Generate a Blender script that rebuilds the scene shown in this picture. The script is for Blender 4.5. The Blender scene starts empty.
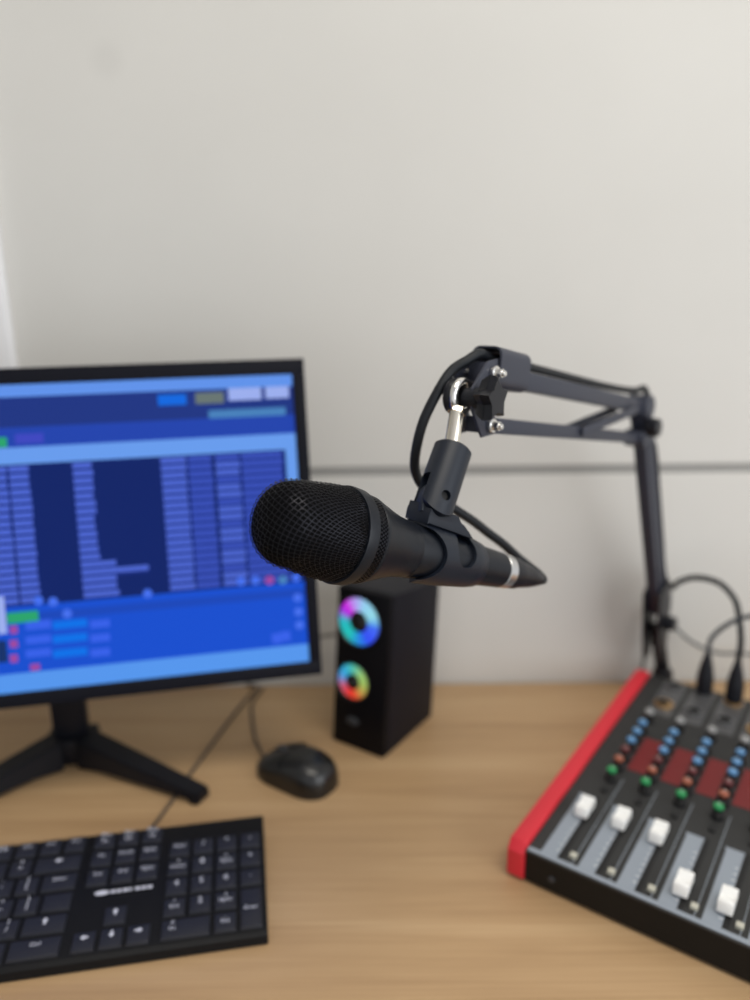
import bpy, bmesh, math, random
from mathutils import Vector, Matrix, Euler

random.seed(4)
SC = bpy.context.scene
C = SC.collection
DESK = 0.75                      # height of the desk top; coordinates below are measured from it
V = Vector
R = math.radians


# ------------------------------------------------------------------ materials
def lin(c):
    return tuple((v / 12.92 if v <= 0.04045 else ((v + 0.055) / 1.055) ** 2.4) for v in c)


def srgb(r, g, b):
    return lin((r / 255, g / 255, b / 255)) + (1.0,)


def mat(name, col, rough=0.5, metal=0.0, spec=0.5, bump=0.0, scale=200.0, vary=0.0, coat=0.0):
    m = bpy.data.materials.new(name)
    m.use_nodes = True
    nt = m.node_tree
    b = nt.nodes['Principled BSDF']
    b.inputs['Base Color'].default_value = col
    b.inputs['Roughness'].default_value = rough
    b.inputs['Metallic'].default_value = metal
    b.inputs['Specular IOR Level'].default_value = spec
    b.inputs['Coat Weight'].default_value = coat
    if bump or vary:
        tc = nt.nodes.new('ShaderNodeTexCoord')
        nz = nt.nodes.new('ShaderNodeTexNoise')
        nz.inputs['Scale'].default_value = scale
        nz.inputs['Detail'].default_value = 4
        nt.links.new(tc.outputs['Object'], nz.inputs['Vector'])
        if bump:
            bp = nt.nodes.new('ShaderNodeBump')
            bp.inputs['Strength'].default_value = bump
            bp.inputs['Distance'].default_value = 0.001
            nt.links.new(nz.outputs['Fac'], bp.inputs['Height'])
            nt.links.new(bp.outputs['Normal'], b.inputs['Normal'])
        if vary:
            mx = nt.nodes.new('ShaderNodeMix')
            mx.data_type = 'RGBA'
            nt.links.new(nz.outputs['Fac'], mx.inputs['Factor'])
            mx.inputs[6].default_value = tuple(v * (1 - vary) for v in col[:3]) + (1,)
            mx.inputs[7].default_value = tuple(min(1, v * (1 + vary)) for v in col[:3]) + (1,)
            nt.links.new(mx.outputs[2], b.inputs['Base Color'])
    return m


def glow(name, col, strength=1.0):
    m = bpy.data.materials.new(name)
    m.use_nodes = True
    b = m.node_tree.nodes['Principled BSDF']
    b.inputs['Base Color'].default_value = (0.004, 0.004, 0.006, 1)
    b.inputs['Roughness'].default_value = 0.5
    b.inputs['Specular IOR Level'].default_value = 0.05
    b.inputs['Emission Color'].default_value = col
    b.inputs['Emission Strength'].default_value = strength
    return m


def wood_mat():
    m = bpy.data.materials.new('oak_laminate')
    m.use_nodes = True
    nt = m.node_tree
    L = nt.links
    b = nt.nodes['Principled BSDF']
    tc = nt.nodes.new('ShaderNodeTexCoord')
    mp = nt.nodes.new('ShaderNodeMapping')
    mp.inputs['Scale'].default_value = (1.6, 16.0, 16.0)
    L.new(tc.outputs['Object'], mp.inputs['Vector'])
    n1 = nt.nodes.new('ShaderNodeTexNoise')
    n1.inputs['Scale'].default_value = 1.6
    n1.inputs['Detail'].default_value = 5
    n1.inputs['Distortion'].default_value = 0.6
    L.new(mp.outputs[0], n1.inputs['Vector'])
    mp2 = nt.nodes.new('ShaderNodeMapping')
    mp2.inputs['Scale'].default_value = (5.0, 210.0, 210.0)
    L.new(tc.outputs['Object'], mp2.inputs['Vector'])
    n2 = nt.nodes.new('ShaderNodeTexNoise')
    n2.inputs['Scale'].default_value = 1.5
    n2.inputs['Detail'].default_value = 3
    L.new(mp2.outputs[0], n2.inputs['Vector'])
    ad = nt.nodes.new('ShaderNodeMix')
    ad.inputs['Factor'].default_value = 0.35
    L.new(n1.outputs['Fac'], ad.inputs[2])
    L.new(n2.outputs['Fac'], ad.inputs[3])
    rp = nt.nodes.new('ShaderNodeValToRGB')
    rp.color_ramp.elements[0].position = 0.33
    rp.color_ramp.elements[0].color = srgb(164, 132, 96)
    rp.color_ramp.elements[1].position = 0.68
    rp.color_ramp.elements[1].color = srgb(190, 159, 121)
    e = rp.color_ramp.elements.new(0.5)
    e.color = srgb(178, 146, 108)
    L.new(ad.outputs[0], rp.inputs['Fac'])
    L.new(rp.outputs[0], b.inputs['Base Color'])
    b.inputs['Roughness'].default_value = 0.42
    b.inputs['Specular IOR Level'].default_value = 0.35
    return m


def wall_mat():
    m = bpy.data.materials.new('painted_wall_panel')
    m.use_nodes = True
    nt = m.node_tree
    L = nt.links
    b = nt.nodes['Principled BSDF']
    b.inputs['Roughness'].default_value = 0.55
    b.inputs['Specular IOR Level'].default_value = 0.3
    tc = nt.nodes.new('ShaderNodeTexCoord')
    nz = nt.nodes.new('ShaderNodeTexNoise')
    nz.inputs['Scale'].default_value = 3.0
    nz.inputs['Detail'].default_value = 3
    L.new(tc.outputs['Object'], nz.inputs['Vector'])
    rp = nt.nodes.new('ShaderNodeValToRGB')
    rp.color_ramp.elements[0].position = 0.3
    rp.color_ramp.elements[0].color = (0.585, 0.572, 0.542, 1)
    rp.color_ramp.elements[1].position = 0.7
    rp.color_ramp.elements[1].color = (0.625, 0.612, 0.582, 1)
    L.new(nz.outputs['Fac'], rp.inputs['Fac'])
    # a small rubbed stain high up on the panel
    mp = nt.nodes.new('ShaderNodeMapping')
    mp.inputs['Location'].default_value = (0.262, -0.834, -0.688 - DESK)
    L.new(tc.outputs['Object'], mp.inputs['Vector'])
    ln = nt.nodes.new('ShaderNodeVectorMath')
    ln.operation = 'LENGTH'
    L.new(mp.outputs[0], ln.inputs[0])
    mr = nt.nodes.new('ShaderNodeMapRange')
    mr.inputs['From Min'].default_value = 0.008
    mr.inputs['From Max'].default_value = 0.022
    mr.inputs['To Min'].default_value = 0.95
    mr.inputs['To Max'].default_value = 1.0
    L.new(ln.outputs['Value'], mr.inputs['Value'])
    mx = nt.nodes.new('ShaderNodeVectorMath')
    mx.operation = 'SCALE'
    L.new(rp.outputs[0], mx.inputs[0])
    L.new(mr.outputs[0], mx.inputs['Scale'])
    L.new(mx.outputs[0], b.inputs['Base Color'])
    return m


def ring_mat(name, stops, strength):
    """A light ring whose colour runs around the ring's own centre (object origin, ring in the local XZ plane)."""
    m = bpy.data.materials.new(name)
    m.use_nodes = True
    nt = m.node_tree
    L = nt.links
    b = nt.nodes['Principled BSDF']
    b.inputs['Base Color'].default_value = (0.02, 0.02, 0.02, 1)
    tc = nt.nodes.new('ShaderNodeTexCoord')
    mp = nt.nodes.new('ShaderNodeMapping')
    mp.inputs['Rotation'].default_value = (R(-90), 0, R(180))
    L.new(tc.outputs['Object'], mp.inputs['Vector'])
    gr = nt.nodes.new('ShaderNodeTexGradient')
    gr.gradient_type = 'RADIAL'
    L.new(mp.outputs[0], gr.inputs['Vector'])
    rp = nt.nodes.new('ShaderNodeValToRGB')
    els = rp.color_ramp.elements
    els[0].position, els[0].color = stops[0]
    els[1].position, els[1].color = stops[-1]
    for p, c in stops[1:-1]:
        e = els.new(p)
        e.color = c
    L.new(gr.outputs['Fac'], rp.inputs['Fac'])
    L.new(rp.outputs[0], b.inputs['Emission Color'])
    b.inputs['Emission Strength'].default_value = strength
    return m


# ------------------------------------------------------------------ mesh helpers
def frame(z, x_hint=None, o=(0, 0, 0)):
    """A 4x4 whose local Z is z, whose X is as near to x_hint as it can be, at o."""
    z = V(z).normalized()
    x = V(x_hint) if x_hint is not None else (V((1, 0, 0)) if abs(z.x) < 0.9 else V((0, 1, 0)))
    x = (x - z * x.dot(z)).normalized()
    y = z.cross(x)
    m = Matrix.Identity(4)
    for i in range(3):
        m[i][0], m[i][1], m[i][2], m[i][3] = x[i], y[i], z[i], o[i]
    return m


def catmull(pts, n=8):
    pts = [V(p) for p in pts]
    out = []
    P = [pts[0] * 2 - pts[1]] + pts + [pts[-1] * 2 - pts[-2]]
    for i in range(1, len(P) - 2):
        p0, p1, p2, p3 = P[i - 1:i + 3]
        for k in range(n):
            t = k / n
            out.append(0.5 * ((2 * p1) + (p2 - p0) * t + (2 * p0 - 5 * p1 + 4 * p2 - p3) * t * t + (3 * p1 - p0 - 3 * p2 + p3) * t ** 3))
    out.append(pts[-1])
    return out


class MB:
    """collects shapes into one bmesh; out() links them as ONE mesh object"""

    def __init__(self):
        self.bm = bmesh.new()
        self.mi = 0

    def _add(self, verts, faces, m=None):
        vs = [self.bm.verts.new((m @ V(v)) if m is not None else V(v)) for v in verts]
        fs = []
        for f in faces:
            try:
                fc = self.bm.faces.new([vs[i] for i in f])
                fc.material_index = self.mi
                fs.append(fc)
            except ValueError:
                pass
        return vs, fs

    def box(self, c, s, bevel=0.0, m=None, seg=2, taper=(1, 1)):
        hx, hy, hz = s[0] / 2, s[1] / 2, s[2] / 2
        tx, ty = taper
        vs = []
        for z, fx, fy in ((-hz, 1, 1), (hz, tx, ty)):
            for x, y in ((-hx, -hy), (hx, -hy), (hx, hy), (-hx, hy)):
                vs.append((c[0] + x * fx, c[1] + y * fy, c[2] + z))
        fs = [(3, 2, 1, 0), (4, 5, 6, 7), (0, 1, 5, 4), (1, 2, 6, 5), (2, 3, 7, 6), (3, 0, 4, 7)]
        v, f = self._add(vs, fs, m)
        if bevel:
            es = list({e for fc in f for e in fc.edges})
            r = bmesh.ops.bevel(self.bm, geom=es, offset=bevel, segments=seg, affect='EDGES', profile=0.6)
            for fc in r['faces']:
                fc.material_index = self.mi
        return self

    def lathe(self, prof, m=None, seg=32, cap0=True, cap1=True):
        """prof: (z, r) pairs along local Z"""
        vs, fs = [], []
        n = len(prof)
        for z, r in prof:
            for k in range(seg):
                a = 2 * math.pi * k / seg
                vs.append((r * math.cos(a), r * math.sin(a), z))
        for i in range(n - 1):
            for k in range(seg):
                k2 = (k + 1) % seg
                fs.append((i * seg + k, i * seg + k2, (i + 1) * seg + k2, (i + 1) * seg + k))
        if cap0:
            fs.append(tuple(reversed(range(seg))))
        if cap1:
            fs.append(tuple((n - 1) * seg + k for k in range(seg)))
        self._add(vs, fs, m)
        return self

    def cyl(self, p0, p1, r0, r1=None, seg=24, bev=0.0):
        p0, p1 = V(p0), V(p1)
        r1 = r0 if r1 is None else r1
        L = (p1 - p0).length
        m = frame(p1 - p0, None, p0)
        pr = [(0, r0), (L, r1)]
        if bev:
            pr = [(0, r0 - bev), (bev, r0), (L - bev, r1), (L, r1 - bev)]
        return self.lathe(pr, m, seg)

    def tube(self, pts, r, seg=12, rad=None):
        pts = [V(p) for p in pts]
        n = len(pts)
        t0 = (pts[1] - pts[0]).normalized()
        x = V((0, 0, 1)) if abs(t0.z) < 0.9 else V((1, 0, 0))
        vs, fs = [], []
        for i, p in enumerate(pts):
            t = (pts[min(i + 1, n - 1)] - pts[max(i - 1, 0)]).normalized()
            x = (x - t * x.dot(t)).normalized()
            y = t.cross(x)
            rr = rad[i] if rad else r
            for k in range(seg):
                a = 2 * math.pi * k / seg
                vs.append(p + (x * math.cos(a) + y * math.sin(a)) * rr)
        for i in range(n - 1):
            for k in range(seg):
                k2 = (k + 1) % seg
                fs.append((i * seg + k, i * seg + k2, (i + 1) * seg + k2, (i + 1) * seg + k))
        fs.append(tuple(reversed(range(seg))))
        fs.append(tuple((n - 1) * seg + k for k in range(seg)))
        self._add(vs, fs)
        return self

    def prism(self, poly, z0, z1, m=None, bevel=0.0, scale1=1.0):
        n = len(poly)
        vs = [(x, y, z0) for x, y in poly] + [(x * scale1, y * scale1, z1) for x, y in poly]
        fs = [tuple(reversed(range(n))), tuple(range(n, 2 * n))]
        fs += [(i, (i + 1) % n, n + (i + 1) % n, n + i) for i in range(n)]
        v, f = self._add(vs, fs, m)
        if bevel:
            es = list({e for fc in f[:2] for e in fc.edges})
            r = bmesh.ops.bevel(self.bm, geom=es, offset=bevel, segments=2, affect='EDGES', profile=0.6)
            for fc in r['faces']:
                fc.material_index = self.mi
        return self

    def bar(self, p0, p1, w, h, up=(0, 0, 1), bevel=0.001):
        """a rectangular bar from p0 to p1: h along up, w across"""
        p0, p1 = V(p0), V(p1)
        m = frame(p1 - p0, up, (p0 + p1) / 2)      # local X = up, Y = across, Z = along
        return self.box((0, 0, 0), (h, w, (p1 - p0).length), bevel, m)

    def torus(self, m, R0, r, seg=40, sub=12):
        vs, fs = [], []
        for i in range(seg):
            a = 2 * math.pi * i / seg
            for k in range(sub):
                b = 2 * math.pi * k / sub
                q = R0 + r * math.cos(b)
                vs.append((q * math.cos(a), q * math.sin(a), r * math.sin(b)))
        for i in range(seg):
            i2 = (i + 1) % seg
            for k in range(sub):
                k2 = (k + 1) % sub
                fs.append((i * sub + k, i2 * sub + k, i2 * sub + k2, i * sub + k2))
        self._add(vs, fs, m)
        return self

    def out(self, name, mats, parent=None, world=False, smooth=35, fix=True):
        bm = self.bm
        if fix:
            bmesh.ops.recalc_face_normals(bm, faces=bm.faces)
        if world and parent is not None:
            r = parent
            while r.parent is not None:
                r = r.parent
            bm.transform(Matrix.Translation(-(r.location - V((0, 0, DESK)))))
        me = bpy.data.meshes.new(name)
        bm.to_mesh(me)
        bm.free()
        for m in (mats if isinstance(mats, (list, tuple)) else [mats]):
            me.materials.append(m)
        if smooth:
            for p in me.polygons:
                p.use_smooth = True
            me.set_sharp_from_angle(angle=R(smooth))
        o = bpy.data.objects.new(name, me)
        C.objects.link(o)
        if parent is not None:
            o.parent = parent
        elif not world:
            pass
        return o


def tag(o, label=None, cat=None, group=None, kind=None):
    if label:
        o['label'] = label
    if cat:
        o['category'] = cat
    if group:
        o['group'] = group
    if kind:
        o['kind'] = kind
    return o


def thing(name, label, cat, loc, yaw=0.0, group=None):
    o = bpy.data.objects.new(name, None)
    C.objects.link(o)
    o.empty_display_size = 0.02
    o.location = (loc[0], loc[1], loc[2] + DESK)
    o.rotation_euler = (0, 0, yaw)
    return tag(o, label, cat, group)


def structure(name, mb, m):
    o = mb.out(name, m, smooth=0)
    o['kind'] = 'structure'
    return o


_glyph = {}


def text_geo(s, size):
    """verts, faces of a flat word centred on its origin"""
    key = (s, size)
    if key not in _glyph:
        cu = bpy.data.curves.new('lettering', 'FONT')
        cu.body = s
        cu.size = size
        cu.align_x = 'CENTER'
        cu.align_y = 'CENTER'
        cu.resolution_u = 2
        ob = bpy.data.objects.new('lettering', cu)
        me = bpy.data.meshes.new_from_object(ob)
        _glyph[key] = ([tuple(v.co) for v in me.vertices], [tuple(p.vertices) for p in me.polygons])
        bpy.data.objects.remove(ob)
        bpy.data.curves.remove(cu)
        bpy.data.meshes.remove(me)
    return _glyph[key]


def cut(name, solid, cutters):
    """solid minus cutters, as a new MB"""
    def tmp(mb):
        bmesh.ops.recalc_face_normals(mb.bm, faces=mb.bm.faces)
        me = bpy.data.meshes.new('cutting')
        mb.bm.to_mesh(me)
        mb.bm.free()
        o = bpy.data.objects.new('cutting', me)
        C.objects.link(o)
        return o
    a = tmp(solid)
    bs = [tmp(c) for c in cutters]
    for b in bs:
        md = a.modifiers.new('cut', 'BOOLEAN')
        md.operation = 'DIFFERENCE'
        md.solver = 'EXACT'
        md.object = b
    dg = bpy.context.evaluated_depsgraph_get()
    dg.update()
    me = bpy.data.meshes.new_from_object(a.evaluated_get(dg))
    res = MB()
    res.bm.from_mesh(me)
    for o in [a] + bs:
        d = o.data
        bpy.data.objects.remove(o)
        bpy.data.meshes.remove(d)
    bpy.data.meshes.remove(me)
    return res


# ------------------------------------------------------------------ palette
M_wall = wall_mat()
M_floor = mat('floor_tile_grey', (0.34, 0.33, 0.31, 1), 0.5, bump=0.1, scale=30, vary=0.1)
M_seam = mat('grey_seam_strip', srgb(146, 145, 142), 0.6, vary=0.05, scale=20)
M_white = mat('white_door_casing', srgb(232, 232, 234), 0.4, vary=0.02, scale=10)
M_wood = wood_mat()
M_steel = mat('desk_steel', srgb(70, 70, 72), 0.4, 0.7, vary=0.1)
M_plastic = mat('black_plastic', srgb(34, 34, 38), 0.42, spec=0.5, bump=0.08, scale=900)
M_bezel = mat('monitor_bezel', srgb(14, 15, 24), 0.45, spec=0.12, bump=0.04, scale=900)
M_stand = mat('monitor_stand', srgb(14, 15, 22), 0.45, spec=0.25, bump=0.04, scale=900)
M_kbody = mat('keyboard_body', srgb(14, 14, 16), 0.55, spec=0.2, bump=0.1, scale=900)
M_key = mat('keycap_black', srgb(26, 27, 36), 0.5, bump=0.05, scale=1500)
M_legend = mat('legend_print', srgb(205, 207, 220), 0.6, vary=0.05)
M_mouse = mat('mouse_gloss_black', srgb(12, 12, 14), 0.3, spec=0.6, bump=0.02, scale=300)
M_mouse2 = mat('mouse_wheel_rubber', srgb(44, 44, 48), 0.6, bump=0.1, scale=900)
M_cable = mat('black_rubber_cable', srgb(20, 23, 28), 0.5, spec=0.3, bump=0.05, scale=900)
M_cord = mat('thin_grey_cord', srgb(74, 66, 60), 0.55, vary=0.05)
M_greycord = mat('slate_cable', srgb(62, 66, 72), 0.5, vary=0.05)
M_cab = mat('speaker_vinyl', srgb(16, 16, 24), 0.55, spec=0.2, bump=0.12, scale=700)
M_front = mat('speaker_front', srgb(7, 7, 12), 0.45, spec=0.15, vary=0.05)
M_cone = mat('speaker_cone', srgb(9, 9, 12), 0.4, vary=0.05)
M_badge = mat('badge_grey', srgb(60, 62, 66), 0.4, 0.3, vary=0.05)
M_mic = mat('mic_body_black', srgb(14, 18, 26), 0.4, 0.1, spec=0.35, bump=0.06, scale=1600)
M_grille = mat('grille_wire_black', srgb(33, 33, 38), 0.36, 0.8, vary=0.1, scale=300)
M_foam = mat('grille_foam', srgb(8, 8, 10), 0.95, spec=0.1, bump=0.3, scale=900)
M_clip = mat('clip_nylon', srgb(21, 27, 38), 0.42, spec=0.35, bump=0.08, scale=1200)
M_hole = mat('dark_recess', srgb(10, 10, 11), 0.7, vary=0.05)
M_chrome = mat('chrome', (0.82, 0.8, 0.77, 1), 0.14, 1.0, vary=0.03)
M_nickel = mat('warm_nickel', (0.80, 0.74, 0.64, 1), 0.2, 1.0, vary=0.03)
M_silver = mat('satin_silver', (0.62, 0.62, 0.62, 1), 0.3, 1.0, vary=0.03)
M_arm = mat('arm_powder_coat', srgb(48, 51, 64), 0.48, 0.1, bump=0.05, scale=1200)
M_armblk = mat('arm_black_fitting', srgb(18, 19, 26), 0.42, spec=0.35, bump=0.06, scale=1200)
M_red = mat('mixer_red_cheek', srgb(206, 40, 54), 0.45, bump=0.05, scale=900)
M_mix = mat('mixer_black_steel', srgb(24, 23, 22), 0.5, spec=0.2, bump=0.06, scale=900)
M_plate = mat('mixer_faceplate', srgb(50, 50, 50), 0.55, spec=0.25, bump=0.05, scale=900)
M_redprint = mat('mixer_red_print', srgb(112, 22, 24), 0.5, vary=0.04)
M_strip = mat('fader_strip_grey', srgb(140, 148, 158), 0.5, vary=0.04)
M_slot = mat('fader_slot', srgb(12, 12, 13), 0.7, vary=0.03)
M_fader = mat('fader_cap_white', srgb(236, 236, 234), 0.4, vary=0.02)
M_kblk = mat('knob_black', srgb(18, 18, 20), 0.45, vary=0.04)
M_kgrey = mat('knob_grey', srgb(150, 150, 150), 0.45, vary=0.04)
M_kblue = mat('knob_blue', srgb(88, 138, 184), 0.45, vary=0.04)
M_kbrown = mat('knob_brown', srgb(150, 84, 62), 0.45, vary=0.04)
M_kmaroon = mat('knob_maroon', srgb(92, 40, 42), 0.45, vary=0.04)
M_kgreen = mat('knob_green', srgb(34, 138, 78), 0.45, vary=0.04)
M_button = mat('pale_push_button', srgb(186, 184, 170), 0.5, vary=0.04)
M_jack = mat('jack_panel_grey', srgb(96, 96, 98), 0.4, 0.4, vary=0.06)
M_brass = mat('brass_contact', (0.66, 0.42, 0.2, 1), 0.35, 1.0, vary=0.05)

# ------------------------------------------------------------------ the setting
WY = 0.834                                                    # face of the back wall
SEAM = 0.266
mb = MB()
mb.box((0, WY + 0.05, (SEAM - 0.0055 + DESK) / 2), (4.4, 0.1, SEAM - 0.0055 + DESK), 0.0012)
mb.box((0, WY + 0.05, (2.7 + SEAM + 0.0055 + DESK) / 2), (4.4, 0.1, 2.7 - (SEAM + 0.0055 + DESK)), 0.0012)
structure('wall_back', mb, M_wall)
structure('trim_1', MB().box((0, WY + 0.0508, SEAM + DESK), (4.4, 0.1, 0.011)), M_seam)
structure('trim_2', MB().box((-0.399, WY - 0.0065, 1.7255), (0.020, 0.013, 1.948), 0.003), M_white)
structure('floor', MB().box((0, -0.6, -0.05), (4.4, 3.1, 0.1)), M_floor)
structure('wall_left', MB().box((-2.15, -0.66, 1.35), (0.1, 2.98, 2.7)), M_wall)
structure('ceiling', MB().box((0, -0.6, 2.75), (4.4, 3.1, 0.1)), M_white)

# ------------------------------------------------------------------ desk
t = thing('desk', 'light oak laminate desk against the pale wall, holding all the equipment', 'desk', (0.05, 0.53, -DESK))
MB().box((0, 0, DESK - 0.0125), (1.7, 0.60, 0.025), 0.0012).out('tabletop', M_wood, t)
for s in (-1, 1):
    MB().box((s * 0.80, 0, (DESK - 0.025) / 2), (0.025, 0.52, DESK - 0.026), 0.001).out('side_panel', M_wood, t)
MB().box((0, 0.22, 0.52), (1.57, 0.018, 0.36), 0.001).out('modesty_panel', M_wood, t)


# ------------------------------------------------------------------ monitor
YAW_M, TILT_M = R(11), R(10)
t = thing('monitor', 'black flat monitor with a blue playlist screen on a splayed two-legged stand', 'monitor', (-0.2978, 0.6023, 0), YAW_M)
MT = Matrix.Translation((0, 0, 0.109)) @ Matrix.Rotation(R(-0.5), 4, 'Y') @ Matrix.Rotation(-TILT_M, 4, 'X')    # panel: X across, Y back, Z up
PW, PH = 0.5, 0.297
mb = MB()
mb.box((0, 0.0095, PH / 2), (PW, 0.019, PH), 0.003, MT)
mb.box((0, 0.030, PH / 2 - 0.01), (PW * 0.72, 0.030, PH * 0.66), 0.01, MT)
housing = mb.out('housing', M_bezel, t)
SX0, SX1, SZ0, SZ1 = -0.2385, 0.2385, 0.0130, 0.2830
mb = MB()
for x0, x1, z0, z1 in ((-PW / 2, PW / 2, 0, SZ0), (-PW / 2, PW / 2, SZ1, PH), (-PW / 2, SX0, SZ0, SZ1), (SX1, PW / 2, SZ0, SZ1)):
    mb.box(((x0 + x1) / 2, -0.0018, (z0 + z1) / 2), (x1 - x0, 0.0036, z1 - z0), 0.0008, MT)
mb.out('bezel', M_bezel, t)

SCR = {'base': (24, 64, 186), 'top': (30, 56, 140), 'top2': (34, 72, 186), 'title': (104, 158, 252), 'list': (112, 168, 255), 'navy': (8, 36, 110),
       'rowhi': (84, 112, 226), 'rowmid': (62, 88, 202), 'rowlo': (26, 50, 140), 'panel': (20, 84, 222), 'panel2': (24, 76, 200), 'task': (92, 162, 255),
       'azure': (8, 112, 240), 'olive': (112, 126, 122), 'pale': (168, 188, 255), 'teal': (76, 138, 200), 'green': (44, 176, 116),
       'violet': (66, 76, 206), 'lilac2': (58, 104, 250), 'cyan': (0, 122, 250), 'red': (168, 78, 172), 'dark': (18, 52, 112), 'icon': (74, 120, 255)}
names = list(SCR)
smats = [glow('screen_' + n, srgb(*SCR[n]), 0.9) for n in names]
mb = MB()


def patch(x0, z0, x1, z1, col, lay):
    mb.mi = names.index(col)
    y = -0.0002 - 0.00008 * lay
    mb._add([(x0, y, z0), (x1, y, z0), (x1, y, z1), (x0, y, z1)], [(0, 1, 2, 3)], MT)


patch(SX0, SZ0, SX1, SZ1, 'base', 0)
patch(SX0, 0.2725, SX1, 0.2830, 'title', 1)
patch(SX0, 0.2465, SX1, 0.2725, 'top', 1)
patch(SX0, 0.2293, SX1, 0.2465, 'top2', 1)
patch(SX0, 0.2146, SX1, 0.2293, 'list', 1)
patch(SX0, 0.0901, SX1, 0.2146, 'navy', 1)
patch(0.2285, 0.165, 0.2385, 0.2146, 'list', 2)
patch(SX0, 0.030, SX1, 0.0901, 'panel', 1)
patch(SX0, 0.076, SX1, 0.0835, 'panel2', 2)
patch(SX0, 0.0125, SX1, 0.0300, 'task', 1)
rng = random.Random(11)
for k in range(18):                                              # the playlist's rows
    z1 = 0.2128 - k * 0.0068
    z0 = z1 - 0.0044
    for x0, x1, col, jit in ((-0.205, -0.135, 'rowmid', 0.01), (-0.12, -0.040, 'rowmid', 0.01), (-0.034, -0.0125, 'rowhi', 0.001), (-0.0110, 0.0058, 'rowhi', 0.001),
                             (0.0415, 0.059, 'rowhi', 0.003), (0.1165, 0.139, 'rowhi', 0.001), (0.1405, 0.162, 'rowmid', 0.001),
                             (0.1645, 0.1865, 'rowhi' if k % 3 else 'rowmid', 0.001), (0.1880, 0.2255, 'rowmid', 0.001)):
        e = rng.uniform(-jit, 0)
        if x0 == 0.0415 and k > 12:
            e = rng.uniform(0.010, 0.020)
        if x0 == 0.0415 and k == 14:
            e = 0.040
        patch(x0, z0, x1 + e, z1, col, 2)
        patch(x0, z0 - 0.00242, x1 + e, z0, 'rowlo', 2)
ITEMS = [(118.3, 259.7, 143.1, 269.1, 'azure'), (150.9, 259.7, 176.2, 269.6, 'olive'), (180.3, 261.4, 209.9, 272.4, 'pale'), (213.6, 261.9, 235.0, 272.4, 'pale'),
         (161.6, 246.2, 231.0, 253.5, 'teal'), (-17.7, 229.8, -10.0, 238.5, 'green'), (-3.3, 232.2, 19.9, 240.6, 'violet'), (-23.8, 75.2, 2.2, 85.0, 'green'),
         (-9.2, 68.1, 11.9, 76.0, 'lilac2'), (13.4, 66.6, 42.2, 73.6, 'cyan'), (44.8, 64.3, 61.7, 71.3, 'lilac2'), (-22.5, 66.1, -16.1, 73.1, 'red'),
         (-10.2, 55.4, 10.9, 62.4, 'lilac2'), (12.4, 53.9, 41.3, 60.9, 'cyan'), (43.9, 51.4, 60.8, 58.4, 'lilac2'), (-23.6, 53.5, -17.1, 60.5, 'red'),
         (-11.3, 43.3, 9.9, 50.3, 'lilac2'), (11.4, 40.7, 40.3, 47.7, 'cyan'), (42.9, 38.1, 59.8, 45.2, 'lilac2'), (-24.6, 40.4, -18.1, 47.5, 'red'),
         (-8.6, 31.2, -0.6, 37.1, 'red'), (-32.1, 66.9, -24.8, 100.1, 'pale'), (-34.7, 41.3, -26.3, 61.0, 'dark'), (204.9, 33.5, 213.9, 42.8, 'lilac2'), (213.2, 34.8, 222.3, 44.1, 'lilac2')]
for x0, z0, x1, z1, c in ITEMS:
    patch(x0 / 1e3, z0 / 1e3, x1 / 1e3, z1 / 1e3, c, 4)
ROUND = [(180, 95.2, 'icon'), (193.3, 95, 'icon'), (206.3, 94, 'red'), (218.6, 93, 'teal'), (231, 94.4, 'icon'), (231.2, 75, 'icon'), (231.3, 61.5, 'icon'),
         (231.5, 48.7, 'icon'), (15.4, 91.5, 'icon'), (26.2, 79.7, 'icon'), (3.4, 93.7, 'icon'), (96.3, 91.5, 'icon')]
for x, z, c in ROUND:
    mb.mi = names.index(c)
    mb._add([(x / 1e3 + 0.0042 * math.cos(a * math.pi / 6), -0.00055, z / 1e3 + 0.0042 * math.sin(a * math.pi / 6)) for a in range(12)], [tuple(range(12))], MT)
mb.out('screen', smats, t, smooth=0, fix=False)

# stand: neck, hub and two splayed legs (local frame: X across the panel, Y back)
HB = V((0, 0.083, 0))
mb = MB()
mb.box((HB.x, HB.y, 0.085), (0.034, 0.014, 0.15), 0.003)
mb.box((HB.x, HB.y - 0.006, 0.165), (0.07, 0.03, 0.06), 0.004)
mb.out('stand_neck', M_stand, t)
MB().box((HB.x, HB.y, 0.0145), (0.05, 0.034, 0.029), 0.006).out('stand_hub', M_stand, t)
for s in (-1, 1):
    d = V((s * 0.80, -0.60, 0)).normalized()
    a = HB + d * 0.018
    LL = 0.148
    mb = MB()
    side = V((-d.y, d.x, 0))
    secs = [(0.0, 0.015, 0.013, 0.0, 0.031), (0.2, 0.0145, 0.0125, 0.005, 0.027), (0.92, 0.011, 0.009, 0.005, 0.0125), (0.94, 0.011, 0.009, 0.0, 0.012), (1.0, 0.010, 0.008, 0.0, 0.011)]
    vs = []
    for f, w0, w1, z0, z1 in secs:
        q = a + d * (LL * f)
        vs += [q + side * w0 + V((0, 0, z0)), q - side * w0 + V((0, 0, z0)), q - side * w1 + V((0, 0, z1)), q + side * w1 + V((0, 0, z1))]
    n_ = len(secs) * 4
    fs = [(0, 1, 2, 3), (n_ - 4, n_ - 1, n_ - 2, n_ - 3)]
    for i in range(0, n_ - 4, 4):
        fs += [(i + k, i + 4 + k, i + 4 + (k + 1) % 4, i + (k + 1) % 4) for k in range(4)]
    mb._add(vs, fs)
    bmesh.ops.recalc_face_normals(mb.bm, faces=mb.bm.faces)
    bmesh.ops.bevel(mb.bm, geom=[e for e in mb.bm.edges if e.calc_face_angle(0) > 0.6], offset=0.0015, segments=2, affect='EDGES')
    mb.out('stand_leg', M_stand, t)

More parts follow.
